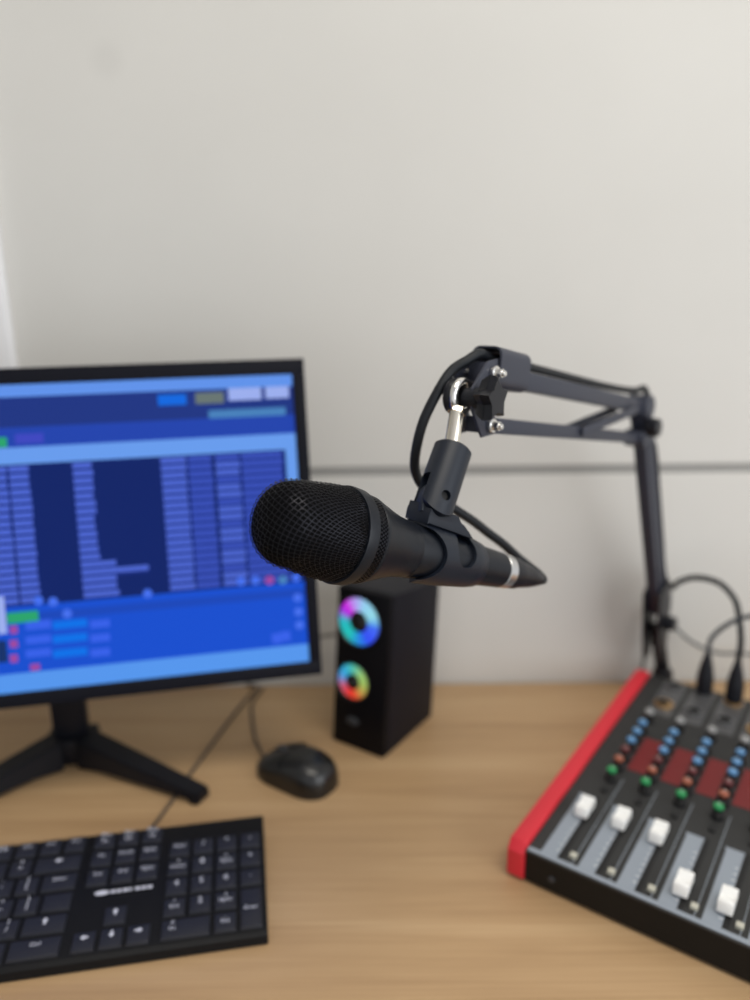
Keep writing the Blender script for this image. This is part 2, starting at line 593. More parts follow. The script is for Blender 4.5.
# ------------------------------------------------------------------ keyboard
U = 0.01905
YAW_K, TILT_K = 0.166, 0.09
t = thing('keyboard', 'full-size black keyboard with pale legends in front of the monitor', 'keyboard', (-0.102, 0.557, 0), YAW_K)
OFFB = -0.15 * U                                                 # keys sit a little nearer than their printed legends


def kz(y):                                                       # height of the key tops at depth y
    return 0.0125 + (y + 0.1) * math.tan(TILT_K)


KX0, KX1, KY0, KY1 = -22.5 * U - 0.003, 0.0022, -0.1125, 0.0075
prof = [(KY0, 0.001), (KY0 + 0.001, 0.0), (KY1 - 0.001, 0.0), (KY1, 0.002), (KY1 - 0.001, kz(KY1) - 0.0025), (KY1 - 0.003, kz(KY1) - 0.0018),
        (KY0 + 0.005, kz(KY0 + 0.005) - 0.0020), (KY0 + 0.003, kz(KY0 + 0.003) - 0.0025), (KY0 + 0.001, 0.0075)]
mb = MB()
mxx = frame((1, 0, 0), (0, 1, 0))
mb.prism([(y, z) for y, z in prof], KX0, KX1, mxx, 0.0012)
mb.mi = 1                                                        # printed emblem and maker's word between the key blocks
EX, EY = -5.45 * U, -2.93 * U


def on_plate(x, y, lift):
    return V((x, y, kz(y) - 0.0018 + lift))


mb._add([on_plate(EX - 0.019 + 0.0055 * math.cos(k * math.pi / 8), EY + 0.0021 * math.sin(k * math.pi / 8), 0.0004) for k in range(16)], [tuple(range(16))])
for k, w in enumerate((0.0036, 0.0034, 0.0036, 0.002, 0.0036, 0.0036, 0.0036)):
    x0 = EX - 0.0125 + k * 0.0046
    mb._add([on_plate(x0, EY - 0.0014, 0.0004), on_plate(x0 + w, EY - 0.0014, 0.0004), on_plate(x0 + w, EY + 0.0014, 0.0004), on_plate(x0, EY + 0.0014, 0.0004)], [(0, 1, 2, 3)])
body = mb.out('keyboard_body', [M_kbody, M_legend], t)

ARROW = {'left': [(-1, 0), (0, .8), (0, .3), (1, .3), (1, -.3), (0, -.3), (0, -.8)]}
ARROW['right'] = [(-x, y) for x, y in ARROW['left']]
ARROW['up'] = [(y, -x) for x, y in ARROW['left']]
ARROW['down'] = [(y, x) for x, y in ARROW['left']]
ROWS = []


def row(r, x, items):
    for it in items:
        if isinstance(it, (int, float)):
            x += it
            continue
        lab, w = it if isinstance(it, tuple) else (it, 1)
        ROWS.append((lab, x, r, w, 1))
        x += w


row(0, 0, ['Esc', 1, 'F1', 'F2', 'F3', 'F4', .5, 'F5', 'F6', 'F7', 'F8', .5, 'F9', 'F10', 'F11', 'F12', .25, 'Prt\nSc', 'Scr\nLk', 'Pau\nse'])
row(1, 0, ["'", '!\n1', '@\n2', '#\n3', '$\n4', '%\n5', '"\n6', '&\n7', '*\n8', '(\n9', ')\n0', '_\n-', '+\n=', ('<left>', 2), .25, 'Ins', 'Home', 'PgUp', .25, 'Num', '/', '*', '-'])
row(2, 0, [('Tab', 1.5), 'Q', 'W', 'E', 'R', 'T', 'Y', 'U', 'I', 'O', 'P', "`\n'", '{\n[', ('Enter', 1.5), .25, 'Del', 'End', 'PgDn', .25, '7\nHome', '8', '9\nPgUp', '+'])
row(3, 0, [('Caps', 1.75), 'A', 'S', 'D', 'F', 'G', 'H', 'J', 'K', 'L', 'C', '^\n~', '}\n]', (' ', 1.25), 3.5, '4', '5', '6', '.'])
row(4, 0, [('Shift', 1.25), '|\n\\', 'Z', 'X', 'C', 'V', 'B', 'N', 'M', '<\n,', '>\n.', ':\n;', '?\n/', ('<up>', 1.75), 1.25, '<up>', 1.25, '1\nEnd', '2', '3\nPgDn'])
row(5, 0, [('Ctrl', 1.5), 'Win', ('Alt', 1.25), (' ', 6), ('Alt Gr', 1.25), 'Fn', '=', ('Ctrl', 2), .25, '<left>', '<down>', '<right>', .25, ('0\nIns', 2), ',\nDel'])
ROWS.append(('Enter', 21.5, 4, 1, 2))
for lab, x, r, w, h in ROWS:
    if x + w < 7.5:                                              # the far left block, outside the picture: merged below
        continue
    cx = (x + w / 2 - 22.5) * U
    cy = -(r + (h - 1) / 2) * U + OFFB
    sx, sy = w * U - 0.0012, h * U - 0.0012
    zt = kz(cy)
    tl = Matrix.Translation((cx, cy, zt)) @ Matrix.Rotation(TILT_K, 4, 'X')
    mb = MB()
    mb.box((0, 0, -0.0021), (sx, sy, 0.0042), 0.0006, tl, 2, ((sx - 0.0032) / sx, (sy - 0.0032) / sy))
    mb.mi = 1
    ly = 0.15 * U if h == 1 else 0.0
    lx = 0.0 if w < 1.4 or '<' in lab or lab in ('Enter', 'Ctrl') else -(w - 1) * U / 2
    if lab in ('<left>', '<right>', '<up>', '<down>'):
        s = 0.0028
        mb._add([(px * s + lx, py * s + ly, 0.00012) for px, py in ARROW[lab[1:-1]]], [tuple(range(7))], tl)
    elif lab.strip():
        vs, fs = text_geo(lab, 0.0075 if len(lab) < 3 else (0.0062 if len(lab.split('\n')[-1]) < 3 else 0.0046))
        mb._add([(a + lx, b + ly, 0.00012) for a, b, c in vs], fs, tl)
    mb.out('key', [M_key, M_legend], t, fix=False)
mb = MB()
for lab, x, r, w, h in ROWS:
    if x + w < 7.5:
        cx, cy = (x + w / 2 - 22.5) * U, -r * U + OFFB
        sx, sy = w * U - 0.0012, U - 0.0012
        tl = Matrix.Translation((cx, cy, kz(cy))) @ Matrix.Rotation(TILT_K, 4, 'X')
        mb.box((0, 0, -0.0021), (sx, sy, 0.0042), 0.0006, tl, 2, ((sx - 0.0032) / sx, (sy - 0.0032) / sy))
kk = mb.out('key_block', M_key, t)
kk['kind'] = 'stuff'
# its cord runs back over the desk, behind the monitor's right leg
ki = Matrix.Translation((-0.102, 0.557, 0)) @ Matrix.Rotation(YAW_K, 4, 'Z')
kp = [(-0.2055, 0.5515, 0.010), (-0.203, 0.569, 0.0022), (-0.195, 0.604, 0.0018), (-0.1885, 0.6405, 0.0018), (-0.181, 0.676, 0.0018), (-0.1685, 0.735, 0.0018), (-0.1545, 0.792, 0.0018), (-0.146, 0.822, 0.0018), (-0.16, 0.830, 0.0018)]
MB().tube([ki.inverted() @ p for p in catmull(kp)], 0.0016, 8).out('cord', M_cord, t)

# ------------------------------------------------------------------ mouse
MY = math.atan2(0.563, -0.827) - math.pi / 2                     # local +Y points to the nose
mloc = V((-0.0795, 0.6455, 0))
t = thing('mouse', 'glossy black computer mouse on the desk between keyboard and speaker', 'mouse', mloc, MY)


def mpt(u, v, off=0.0):
    """u -1 (tail) .. 1 (nose); v 0..1 across the top, from one side to the other"""
    uu = max(-1, min(1, u))
    e = (1 - abs(uu) ** 2.6) ** (1 / 2.6) if abs(uu) < 1 else 0
    w = 0.031 * e * (1 - 0.10 * math.cos(uu * 2.6) * 0.6) + 0.0005
    h = (0.036 * (1 - 0.30 * (uu + 0.35) ** 2) - 0.004 * max(0, uu)) * (e ** 0.55) + 0.001
    a = math.pi * v
    ca, sa = math.cos(a), math.sin(a)
    x = -w * math.copysign(abs(ca) ** 0.75, ca)
    z = 0.002 + h * abs(sa) ** 0.62
    n = V((x / 0.03 ** 2, uu * 0.05 / 0.05 ** 2 * 0.4, (z - 0.002) / 0.033 ** 2)).normalized()
    return (V((x, 0.05 * uu, z)) + n * off) * 0.86


def mpatch(mb, us, vs_, off, thick=0.0):
    g = [[mpt(u, v, off) for v in vs_] for u in us]
    nv = len(vs_)
    pts = [p for r_ in g for p in r_]
    fs = [(i * nv + k, i * nv + k + 1, (i + 1) * nv + k + 1, (i + 1) * nv + k) for i in range(len(us) - 1) for k in range(nv - 1)]
    return mb._add(pts, fs)


def lsp(a, b, n):
    return [a + (b - a) * i / (n - 1) for i in range(n)]


mb = MB()
us = [math.sin(x) for x in lsp(-math.pi / 2, math.pi / 2, 30)]
vsx = lsp(0, 1, 29)
mpatch(mb, us, vsx, 0)
lo = [[mpt(u, v) for v in (0, 1)] for u in us]
mb._add([p for q in lo for p in q], [(i * 2, (i + 1) * 2, (i + 1) * 2 + 1, i * 2 + 1) for i in range(len(us) - 1)])
bmesh.ops.translate(mb.bm, verts=mb.bm.verts, vec=(0, 0, -0.0015))
bmesh.ops.remove_doubles(mb.bm, verts=mb.bm.verts, dist=0.0001)
mb.out('shell', M_mouse, t, smooth=60)
for v0, v1 in ((0.17, 0.465), (0.535, 0.83)):
    mb = MB()
    v, f = mpatch(mb, lsp(0.12, 0.93, 16), lsp(v0, v1, 12), 0.0007)
    bmesh.ops.translate(mb.bm, verts=mb.bm.verts, vec=(0, 0, -0.0015))
    r_ = bmesh.ops.solidify(mb.bm, geom=mb.bm.faces[:], thickness=-0.0012)
    mb.out('button', M_mouse, t, smooth=60)
MB().lathe([(-0.0035, 0.0085), (-0.003, 0.0098), (0.003, 0.0098), (0.0035, 0.0085)], Matrix.Scale(0.86, 4) @ frame((1, 0, 0), None, (0, 0.022, 0.0235)), 28).out('scroll_wheel', M_mouse2, t)
mi_ = Matrix.Translation(mloc) @ Matrix.Rotation(MY, 4, 'Z')
mp_ = [mi_ @ V((0, 0.040, 0.007)), V((-0.1190, 0.6800, 0.005)), V((-0.1235, 0.692, 0.0018)), V((-0.131, 0.712, 0.0016)), V((-0.139, 0.745, 0.0016)), V((-0.146, 0.785, 0.0016)), V((-0.138, 0.822, 0.0016))]
MB().tube([mi_.inverted() @ p for p in catmull(mp_)], 0.0015, 8).out('cord', M_cord, t)

# ------------------------------------------------------------------ speaker
t = thing('speaker', 'small black desktop speaker with two glowing rainbow ring drivers', 'speaker', (0.0065, 0.7336, 0), R(-34))
SW, SD, SH = 0.066, 0.100, 0.172
MB().prism([(-SD / 2 + 0.0062, 0), (SD / 2, 0), (SD / 2, SH - 0.013), (-SD / 2 + 0.0062, SH)], -SW / 2, SW / 2, frame((1, 0, 0), (0, 1, 0)), 0.003).out('cabinet', M_cab, t)
mb = MB()
mb.box((0, -SD / 2 + 0.003, SH / 2), (SW - 0.001, 0.006, SH - 0.001), 0.002)
front = mb.out('front_panel', M_front, t)
UP = [(0.0, srgb(70, 150, 240)), (0.08, srgb(150, 225, 240)), (0.2, srgb(150, 215, 250)), (0.30, srgb(190, 150, 250)), (0.37, srgb(214, 30, 230)), (0.44, srgb(170, 40, 230)),
      (0.52, srgb(20, 190, 200)), (0.66, srgb(20, 200, 190)), (0.76, srgb(20, 140, 230)), (0.86, srgb(40, 70, 255)), (1.0, srgb(60, 110, 250))]
DN = [(0.0, srgb(160, 190, 90)), (0.12, srgb(150, 200, 110)), (0.25, srgb(70, 190, 170)), (0.38, srgb(30, 170, 220)), (0.48, srgb(90, 150, 220)), (0.58, srgb(200, 90, 120)),
      (0.70, srgb(232, 40, 40)), (0.80, srgb(225, 70, 40)), (0.9, srgb(190, 150, 70)), (1.0, srgb(165, 185, 85))]
for cz, ro, stops, cx in ((0.1385, 0.0258, UP, -0.0048), (0.0730, 0.0196, DN, -0.0090)):
    fy = -SD / 2
    mf = frame((0, -1, 0), (1, 0, 0), (cx, fy, cz))
    drv = MB().lathe([(-0.001, ro + 0.0012), (0.0012, ro + 0.0012), (0.0018, ro), (0.0006, ro - 0.0008)], mf, 48, True, False).out('driver', M_cone, t)
    mb = MB()
    mb.lathe([(0.0002, ro - 0.001), (0.0014, ro - 0.003), (0.0014, ro * 0.46), (0.0004, ro * 0.42)], frame((0, -1, 0), (1, 0, 0)), 64, False, False)
    rg = mb.out('light_ring', ring_mat('rainbow_ring_%d' % int(ro * 1e4), stops, 0.95), drv)
    rg.location = (cx, fy, cz)
    MB().lathe([(-0.001, ro * 0.42), (0.0016, ro * 0.40), (0.004, ro * 0.25), (0.0048, 0.0005)], mf, 32).out('dust_cap', M_cone, drv)
MB().lathe([(-0.001, 0.0058), (0.001, 0.0058), (0.0018, 0.0048), (0.0018, 0.0004)], frame((0, -1, 0), (1, 0, 0), (-0.007, -SD / 2, 0.030)) @ Matrix.Diagonal((1.3, 0.75, 1, 1)), 24).out('badge', M_badge, t)
for sx in (-1, 1):
    for sy in (-1, 1):
        MB().cyl((sx * 0.022, sy * 0.034, -0.0005 + 0.0005), (sx * 0.022, sy * 0.034, 0.0012), 0.005).out('rubber_foot', M_mouse2, t)
LEAN = Matrix(((1, 0, 0, 0), (0, 1, 0.10, 0), (0, 0, 1, 0), (0, 0, 0, 1)))       # the whole box leans back a little
for o_ in list(t.children_recursive):
    o_.data.transform(LEAN)
    o_.location.y += 0.10 * o_.location.z
si = Matrix.Translation((0.0065, 0.7336, 0)) @ Matrix.Rotation(R(-34), 4, 'Z')
sp = [si @ V((-0.008, SD / 2 + 0.008, 0.095)), si @ V((-0.022, SD / 2 + 0.018, 0.0945)), V((-0.012, 0.797, 0.087)), V((-0.045, 0.811, 0.076)), V((-0.08, 0.818, 0.068)), V((-0.13, 0.822, 0.06))]
MB().tube([si.inverted() @ p for p in catmull(sp)], 0.0017, 8).out('cord', M_cord, t)

# ------------------------------------------------------------------ microphone
MA = V((0.73282, 0.57259, -0.36759)).normalized()                # from the grille to the plug
MG = V((-0.0362, 0.3733, 0.3413))                                # a point on the axis, 28 mm behind the nose
BB = V((-0.33706, -0.55888, -0.75766)).normalized()              # down the clip's barrel
PV = -(MA.cross(BB)).normalized()                                # hinge axis of the clip, towards the camera


def ax(s):
    return MG + MA * (s - 0.028)


t = thing('microphone', 'black handheld microphone with woven ball grille held in the arm clip', 'microphone', ax(0.128))
HX = PV                                                          # the hinge itself is turned a little more to the front
for q_ in (18, -18):
    c_ = Matrix.Rotation(R(q_), 3, BB) @ PV
    if c_.y < HX.y:
        HX = c_
MF = frame(MA, PV, ax(0))


def gr_prof(L):
    """arc length from the nose -> (s, r) of the grille"""
    return None


gp = []                                                          # grille outline as (s, r)
for k in range(41):
    q = k / 40 * math.pi / 2
    gp.append((0.021 - 0.021 * math.cos(q) ** 0.80 if k < 40 else 0.021, 0.0232 * math.sin(q) ** 0.80))
gp[0] = (0.0, 0.0)
gp[-1] = (0.021, 0.0232)
for k in range(1, 25):
    f = k / 24
    gp.append((0.021 + 0.029 * f, 0.0232 + 0.0028 * math.sin(f * math.pi / 2)))
arc = [0.0]
for i in range(1, len(gp)):
    arc.append(arc[-1] + math.hypot(gp[i][0] - gp[i - 1][0], gp[i][1] - gp[i - 1][1]))
LT = arc[-1]


def at_arc(L):
    L = max(0, min(LT, L))
    for i in range(1, len(arc)):
        if L <= arc[i] + 1e-12:
            f = (L - arc[i - 1]) / max(1e-9, arc[i] - arc[i - 1])
            s = gp[i - 1][0] + (gp[i][0] - gp[i - 1][0]) * f
            r = gp[i - 1][1] + (gp[i][1] - gp[i - 1][1]) * f
            ds, dr = gp[i][0] - gp[i - 1][0], gp[i][1] - gp[i - 1][1]
            n = math.hypot(ds, dr) or 1
            return s, r, -dr / n, ds / n                        # position and outward normal
    return gp[-1][0], gp[-1][1], 0, 1


P_ = 0.0029                                                     # pitch of the weave
mb = MB()
n = int(LT / P_) + 1
grid = {}
for i in range(-n, n + 1):
    for j in range(-n, n + 1):
        x, y = i * P_, j * P_
        L = math.hypot(x, y)
        if L <= LT:
            s, r, ns, nr = at_arc(L)
            a = math.atan2(y, x) + 0.5
            w = 0.00048 if (i + j) % 2 else -0.00048
            rr = r + nr * w
            grid[(i, j)] = mb.bm.verts.new(MF @ V((rr * math.cos(a), rr * math.sin(a), s + ns * w)))
for (i, j), v in grid.items():
    q = [grid.get(k) for k in ((i, j), (i + 1, j), (i + 1, j + 1), (i, j + 1))]
    if all(q):
        mb.bm.faces.new(q)
bmesh.ops.wireframe(mb.bm, faces=mb.bm.faces[:], thickness=0.00066, use_replace=True, use_boundary=True, use_even_offset=False)
grille = mb.out('grille', M_grille, t, world=True, smooth=60)
MB().lathe([(s + 0.0008, max(0.0001, r - 0.0007)) for s, r in gp[::2]], MF, 48).out('foam_liner', M_foam, grille, world=True)
MB().lathe([(0.0492, 0.0255), (0.0494, 0.0268), (0.0505, 0.0272), (0.0565, 0.0268), (0.0572, 0.0262), (0.0574, 0.0235)], MF, 64, False, False).out('grille_collar', M_mic, t, world=True)
mb = MB()                                                        # knurled mesh ring behind the collar
for k in range(72):
    a = 2 * math.pi * k / 72
    for j in range(4):
        aa = a + (j % 2) * math.pi / 72
        z = 0.0585 + j * 0.0016
        r = 0.0250 - j * 0.0002
        m = MF @ Matrix.Rotation(aa, 4, 'Z') @ Matrix.Translation((r, 0, z)) @ Matrix.Rotation(R(45), 4, 'X')
        mb.box((0, 0, 0), (0.0012, 0.0012, 0.0012), 0, m)
mb.lathe([(0.0572, 0.0246), (0.0645, 0.0240)], MF, 64)
mb.out('vent_ring', M_grille, t, world=True)
RH0, RH1 = 0.0170, 0.0112


def rh(s):                                                       # radius of the handle
    return RH0 + (RH1 - RH0) * (s - 0.095) / 0.100


mb = MB()
mb.lathe([(0.0640, 0.0245), (0.0645, 0.0250), (0.0662, 0.0248), (0.0675, 0.0242), (0.074, 0.0222), (0.081, 0.0200), (0.088, 0.0181), (0.094, 0.0172), (0.100, rh(0.100)), (0.1005, rh(0.1) - 0.0002), (0.1010, rh(0.101)),
          (0.150, rh(0.150)), (0.1865, rh(0.1865)), (0.1870, rh(0.187) - 0.0006)], MF, 64)
mb.out('handle', M_mic, t, world=True)
MB().lathe([(0.1870, 0.0110), (0.1875, 0.0116), (0.1945, 0.0114), (0.195, 0.0108)], MF, 48).out('end_ring', M_silver, t, world=True)

# ------------------------------------------------------------------ microphone clip
PC = V((0.0363, 0.4310, 0.3403))                                 # hinge centre
sP = (PC - MG).dot(MA) + 0.028
foot = ax(sP)
UPc = (PC - foot).normalized()
dP = (PC - foot).length
t = thing('microphone_clip', 'dark plastic hinged clip gripping the microphone under the boom arm', 'microphone clip', foot)
CF = frame(MA, UPc, ax(0))                                       # X = up, Y = side, Z = along the mic
S0, S1 = 0.1045, 0.160
prof_o = [(S0, rh(S0) + 0.0028), (S0 + 0.02, rh(S0 + .02) + 0.0032), (S1 - 0.01, rh(S1 - .01) + 0.0026), (S1, rh(S1) + 0.0014)]
prof_i = [(S1 + 0.001, rh(S1 + .001) + 0.0004), (S0 - 0.001, rh(S0 - 0.001) + 0.0004)]
so = MB()
pts = prof_o + prof_i
seg = 96
vs, fs = [], []
for z, r in pts:
    for k in range(seg):
        a = 2 * math.pi * k / seg
        vs.append((r * math.cos(a), r * math.sin(a), z))
for i in range(len(pts)):
    i2 = (i + 1) % len(pts)
    for k in range(seg):
        k2 = (k + 1) % seg
        fs.append((i * seg + k, i * seg + k2, i2 * seg + k2, i2 * seg + k))
so._add(vs, fs, CF)
PVs = 1 if (CF.to_3x3() @ V((0, 1, 0))).dot(PV) > 0 else -1
scal = MB().lathe([(-0.05, 0.0140), (0.05, 0.0140)], CF @ Matrix.Translation((0.0005, 0, S0 - 0.001)) @ frame((0, 1, 0), (1, 0, 0)) @ Matrix.Diagonal((1.1, 1.0, 1, 1)), 40)
hole = MB().lathe([(-0.05, 0.0092), (0.05, 0.0092)], CF @ Matrix.Translation((0.0085, 0, S0 + 0.0320)) @ frame((0, 1, 0), (1, 0, 0)) @ Matrix.Diagonal((1.15, 1.0, 1, 1)), 40)
gap = MB().box((-0.03, 0, 0.135), (0.03, 0.014, 0.09), 0, CF)
sl = cut('sleeve', so, [scal, hole, gap])
sl.out('cradle', M_clip, t, world=True, smooth=40)
# neck between the cradle and the hinge (profile in the plane of the mic axis and up)
def plane(xv, yv_, o):
    m = Matrix.Identity(4)
    zv = xv.cross(yv_)
    for i in range(3):
        m[i][0], m[i][1], m[i][2], m[i][3] = xv[i], yv_[i], zv[i], o[i]
    return m


NF = plane(MA, UPc, PC)
TX = (MA - HX * MA.dot(HX)).normalized()
TY = -(BB)
TX = HX.cross(BB).normalized()
TX = TX if TX.dot(MA) > 0 else -TX
TF_ = plane(TX, TY, PC)
bt = -(dP - rh(0.125) - 0.0012)
poly = [(0.0098 * math.cos(R(a)), 0.0098 * math.sin(R(a))) for a in range(0, 181, 15)]
poly += [(-0.0099, -0.004), (-0.0092, -0.009), (-0.007, -0.0125), (-0.003, bt), (0.012, bt - 0.0005), (0.027, bt - 0.0016), (0.033, bt - 0.0022), (0.0265, bt + 0.0035), (0.0195, -0.0085), (0.0130, -0.0035)]
poly = [(0.0102 * math.cos(R(a)), 0.0102 * math.sin(R(a))) for a in range(0, 181, 15)] + [(-0.0102, -0.006), (-0.0085, -0.0125), (0.0085, -0.0145), (0.0102, -0.006)]
MB().prism(poly, -0.0046, 0.0046, TF_, 0.0008).out('hinge_tongue', M_clip, t, world=True)
bt += 0.0011
poly = [(-0.0112, -0.0045), (-0.0114, -0.0085), (-0.0118, bt + 0.004), (-0.0112, bt), (0.012, bt - 0.0005), (0.027, bt - 0.0016), (0.031, bt - 0.0020), (0.025, bt + 0.0015), (0.0190, bt + 0.0052), (0.0150, -0.0105), (0.0128, -0.0065)]
solid = MB().prism(poly, -0.0100, 0.0100, NF, 0.0010)
pocket = MB().cyl(PC - HX * 0.05, PC + HX * 0.05, 0.0124, None, 56)
cut('neck', solid, [pocket]).out('neck', M_clip, t, world=True, smooth=40)
# barrel with two rounded hinge arms
Bt = PC - BB * 0.0352
BF = frame(BB, HX, Bt)                                           # Z = down the barrel, X = hinge axis
RB = 0.0118
aF = Matrix.Identity(4)
yv = BB.cross(HX)
for i in range(3):
    aF[i][0], aF[i][1], aF[i][2], aF[i][3] = yv[i], BB[i], HX[i], Bt[i]
HL = 0.0352
solid = MB().lathe([(0.0, RB - 0.001), (0.001, RB), (0.030, RB + 0.0003), (0.052, RB + 0.0003)], BF, 64)
bore = MB().lathe([(-0.002, 0.0052), (0.012, 0.0052)], BF, 32)
slot = MB().box((0, 0.0355, 0), (0.04, 0.024, 0.0098), 0, aF)
far = 0.012
rnd = MB()
arcp = [((RB + 0.0004) * math.cos(R(a)), HL + 0.0115 * math.sin(R(a))) for a in range(0, 181, 6)]
rnd.prism([(0.03, HL)] + arcp + [(-0.03, HL), (-0.03, 0.08), (0.03, 0.08)], -0.03, 0.03, aF)
cs = MB().lathe([(0.0080, 0.0031), (0.03, 0.0031)], frame(HX, None, PC), 28)
cut('barrel', solid, [bore, slot, rnd, cs]).out('barrel', M_clip, t, world=True, smooth=40)
MB().cyl(PC - HX * 0.0088, PC + HX * 0.0092, 0.0026, None, 16).out('hinge_screw', M_hole, t, world=True)

# ------------------------------------------------------------------ boom arm
EYE = V((0.0546, 0.4656, 0.3965))
EL = V((0.2555, 0.7190, 0.3535))                                 # upper elbow pivot
H = V((EL.x - EYE.x, EL.y - EYE.y, 0)).normalized()              # heading of the upper arm
NN = V((H.y, -H.x, 0))                                           # sideways, towards the camera's right
Z = V((0, 0, 1))
U0 = EYE + H * 0.0200 + Z * 0.0135                               # upper and lower pivots of the head
L0 = EYE + H * 0.0180 - Z * 0.0195
ELL = EL + V((0, 0, -0.030)) - H * 0.003
BASE = V((0.335, 0.796, 0))
t = thing('boom_arm', 'black scissor boom arm reaching out from behind the mixer to the microphone', 'microphone arm', BASE)
# eye bolt: stud and ring
mb = MB()
mb.torus(frame(NN, BB, EYE), 0.0098, 0.0026)
mb.mi = 1
mb.cyl(EYE - (-BB) * 0.0105, Bt + BB * 0.008, 0.0046, None, 28, 0.0004)
mb.cyl(EYE + BB * 0.0095, EYE + BB * 0.0125, 0.0056, None, 6)
mb.out('eye_bolt', [M_chrome, M_nickel], t, world=True)
# clamping washers and the star knob
mb = MB()
mb.cyl(EYE - NN * 0.0075, EYE - NN * 0.0032, 0.0112, None, 32, 0.0006)
mb.out('friction_washer', M_armblk, t, world=True)
star = []
for k in range(10):
    a = R(36 * k + 20)
    r = 0.0150 if k % 2 == 0 else 0.0078
    star.append((r * math.cos(a), r * math.sin(a)))
mb = MB()
kf = frame(NN, H, EYE + NN * 0.0065)
mb.lathe([(-0.0035, 0.0058), (0.006, 0.0064), (0.0075, 0.0060)], kf, 28)
mb.prism([(x * 0.72, y * 0.72) for x, y in star], 0.0070, 0.0135, kf, 0.0006, 1.38)
mb.prism(star, 0.0135, 0.0190, kf, 0.0008, 0.90)
mb.out('tension_knob', M_armblk, t, world=True)
# two head plates
for s in (-1, 1):
    off = NN * (s * 0.0090) if s > 0 else NN * -0.0100
    e0 = -0.004 if s > 0 else 0.003
    p = [EYE + H * e0 + Z * 0.006, U0 - H * 0.006 + Z * 0.0075, U0 + H * 0.006 + Z * 0.0085, U0 + H * 0.008 - Z * 0.005, EYE + H * 0.012, L0 + H * 0.007 + Z * 0.005, L0 + H * 0.007 - Z * 0.0065,
         L0 - H * 0.009 - Z * 0.0065, EYE + H * e0 - Z * 0.006]
    pf = Matrix.Identity(4)
    for i in range(3):
        pf[i][0], pf[i][1], pf[i][2], pf[i][3] = H[i], Z[i], H.cross(Z)[i], (EYE + off)[i]
    pl = [((q - EYE).dot(H), q.z - EYE.z) for q in p]
    MB().prism(pl, -0.001, 0.001, pf, 0.0005).out('head_plate', M_arm, t, world=True)
UD = (EL - U0).normalized()
LD = (ELL - L0).normalized()
for q in (U0, L0):
    mb = MB()
    mb.cyl(q + NN * 0.0132, q + NN * 0.0172, 0.0031, None, 6, 0.0004)
    mb.cyl(q - NN * 0.0115, q + NN * 0.0190, 0.0019, None, 14, 0.0003)
    b_ = mb.out('bolt', M_chrome, t, world=True)
    MB().cyl(q + NN * 0.0102, q + NN * 0.0132, 0.0046, None, 28, 0.0005).out('bolt_washer', M_chrome, b_, world=True)
# bars of the upper arm
MB().bar(U0 - UD * 0.003, EL - UD * 0.002, 0.0130, 0.0128, Z, 0.0012).out('upper_tube', M_arm, t, world=True)
MB().bar(L0 - LD * 0.004, ELL, 0.0115, 0.0105, Z, 0.0010).out('lower_bar', M_arm, t, world=True)
for s in (-1, 1):                                                # bracing struts beside the elbow
    a = L0 + LD * 0.155 + NN * (s * 0.0076) + Z * 0.001
    b = U0 + UD * 0.272 + NN * (s * 0.0090) - Z * 0.005
    MB().bar(a, b, 0.0022, 0.0075, Z, 0.0006).out('strut', M_arm, t, world=True)
# hollow sleeve that ties the cable to the end of the upper tube
sc0, sc1 = 0.007, 0.048
sf = frame(UD, Z, U0 + UD * sc0)                                 # X up, Y across, Z along
def rr(w, h, r, n=5, cx=0.0):
    out = []
    for qx, qy, a0 in ((h / 2 - r, w / 2 - r, 0), (-h / 2 + r, w / 2 - r, 90), (-h / 2 + r, -w / 2 + r, 180), (h / 2 - r, -w / 2 + r, 270)):
        for k in range(n + 1):
            a = R(a0 + 90 * k / n)
            out.append((cx + qx + r * math.cos(a), qy + r * math.sin(a)))
    return out
oo, ii = rr(0.0225, 0.0262, 0.006, cx=0.0045), rr(0.0196, 0.0238, 0.005, cx=0.0045)
mb = MB()
k = len(oo)
vs = [(x, y, 0) for x, y in oo] + [(x, y, sc1 - sc0) for x, y in oo] + [(x, y, sc1 - sc0) for x, y in ii] + [(x, y, 0) for x, y in ii]
fs = []
for a in range(4):
    b = (a + 1) % 4
    fs += [(a * k + i, a * k + (i + 1) % k, b * k + (i + 1) % k, b * k + i) for i in range(k)]
mb._add(vs, fs, sf)
mb.out('end_sleeve', M_arm, t, world=True)
# elbow
BP = BASE + V((-0.014, -0.004, 0.102))                                     # foot of the lower bars
LDn = (BP - ELL).normalized()
mb = MB()
mb.bar(EL - UD * 0.012, EL + UD * 0.004, 0.0185, 0.0185, Z, 0.003)
mb.cyl(EL - NN * 0.011, EL + NN * 0.011, 0.0115, None, 32, 0.001)
mb.bar(EL + Z * 0.002, EL + LDn * 0.040, 0.0165, 0.0190, H, 0.003)
mb.cyl(ELL - NN * 0.010, ELL + NN * 0.010, 0.0085, None, 28, 0.001)
mb.out('elbow_joint', M_arm, t, world=True)
mb = MB()
mb.cyl(EL - Z * 0.019 + NN * 0.0095, EL - Z * 0.019 + NN * 0.0205, 0.0090, None, 8, 0.0012)
mb.out('elbow_knob', M_armblk, t, world=True)
for s in (-1, 1):
    o = H * (s * 0.0070)
    MB().bar(EL + LDn * 0.032 + o, BP + o * 1.25 + Z * 0.010, 0.0120, 0.0105, H, 0.001).out('lower_tube', M_arm, t, world=True)
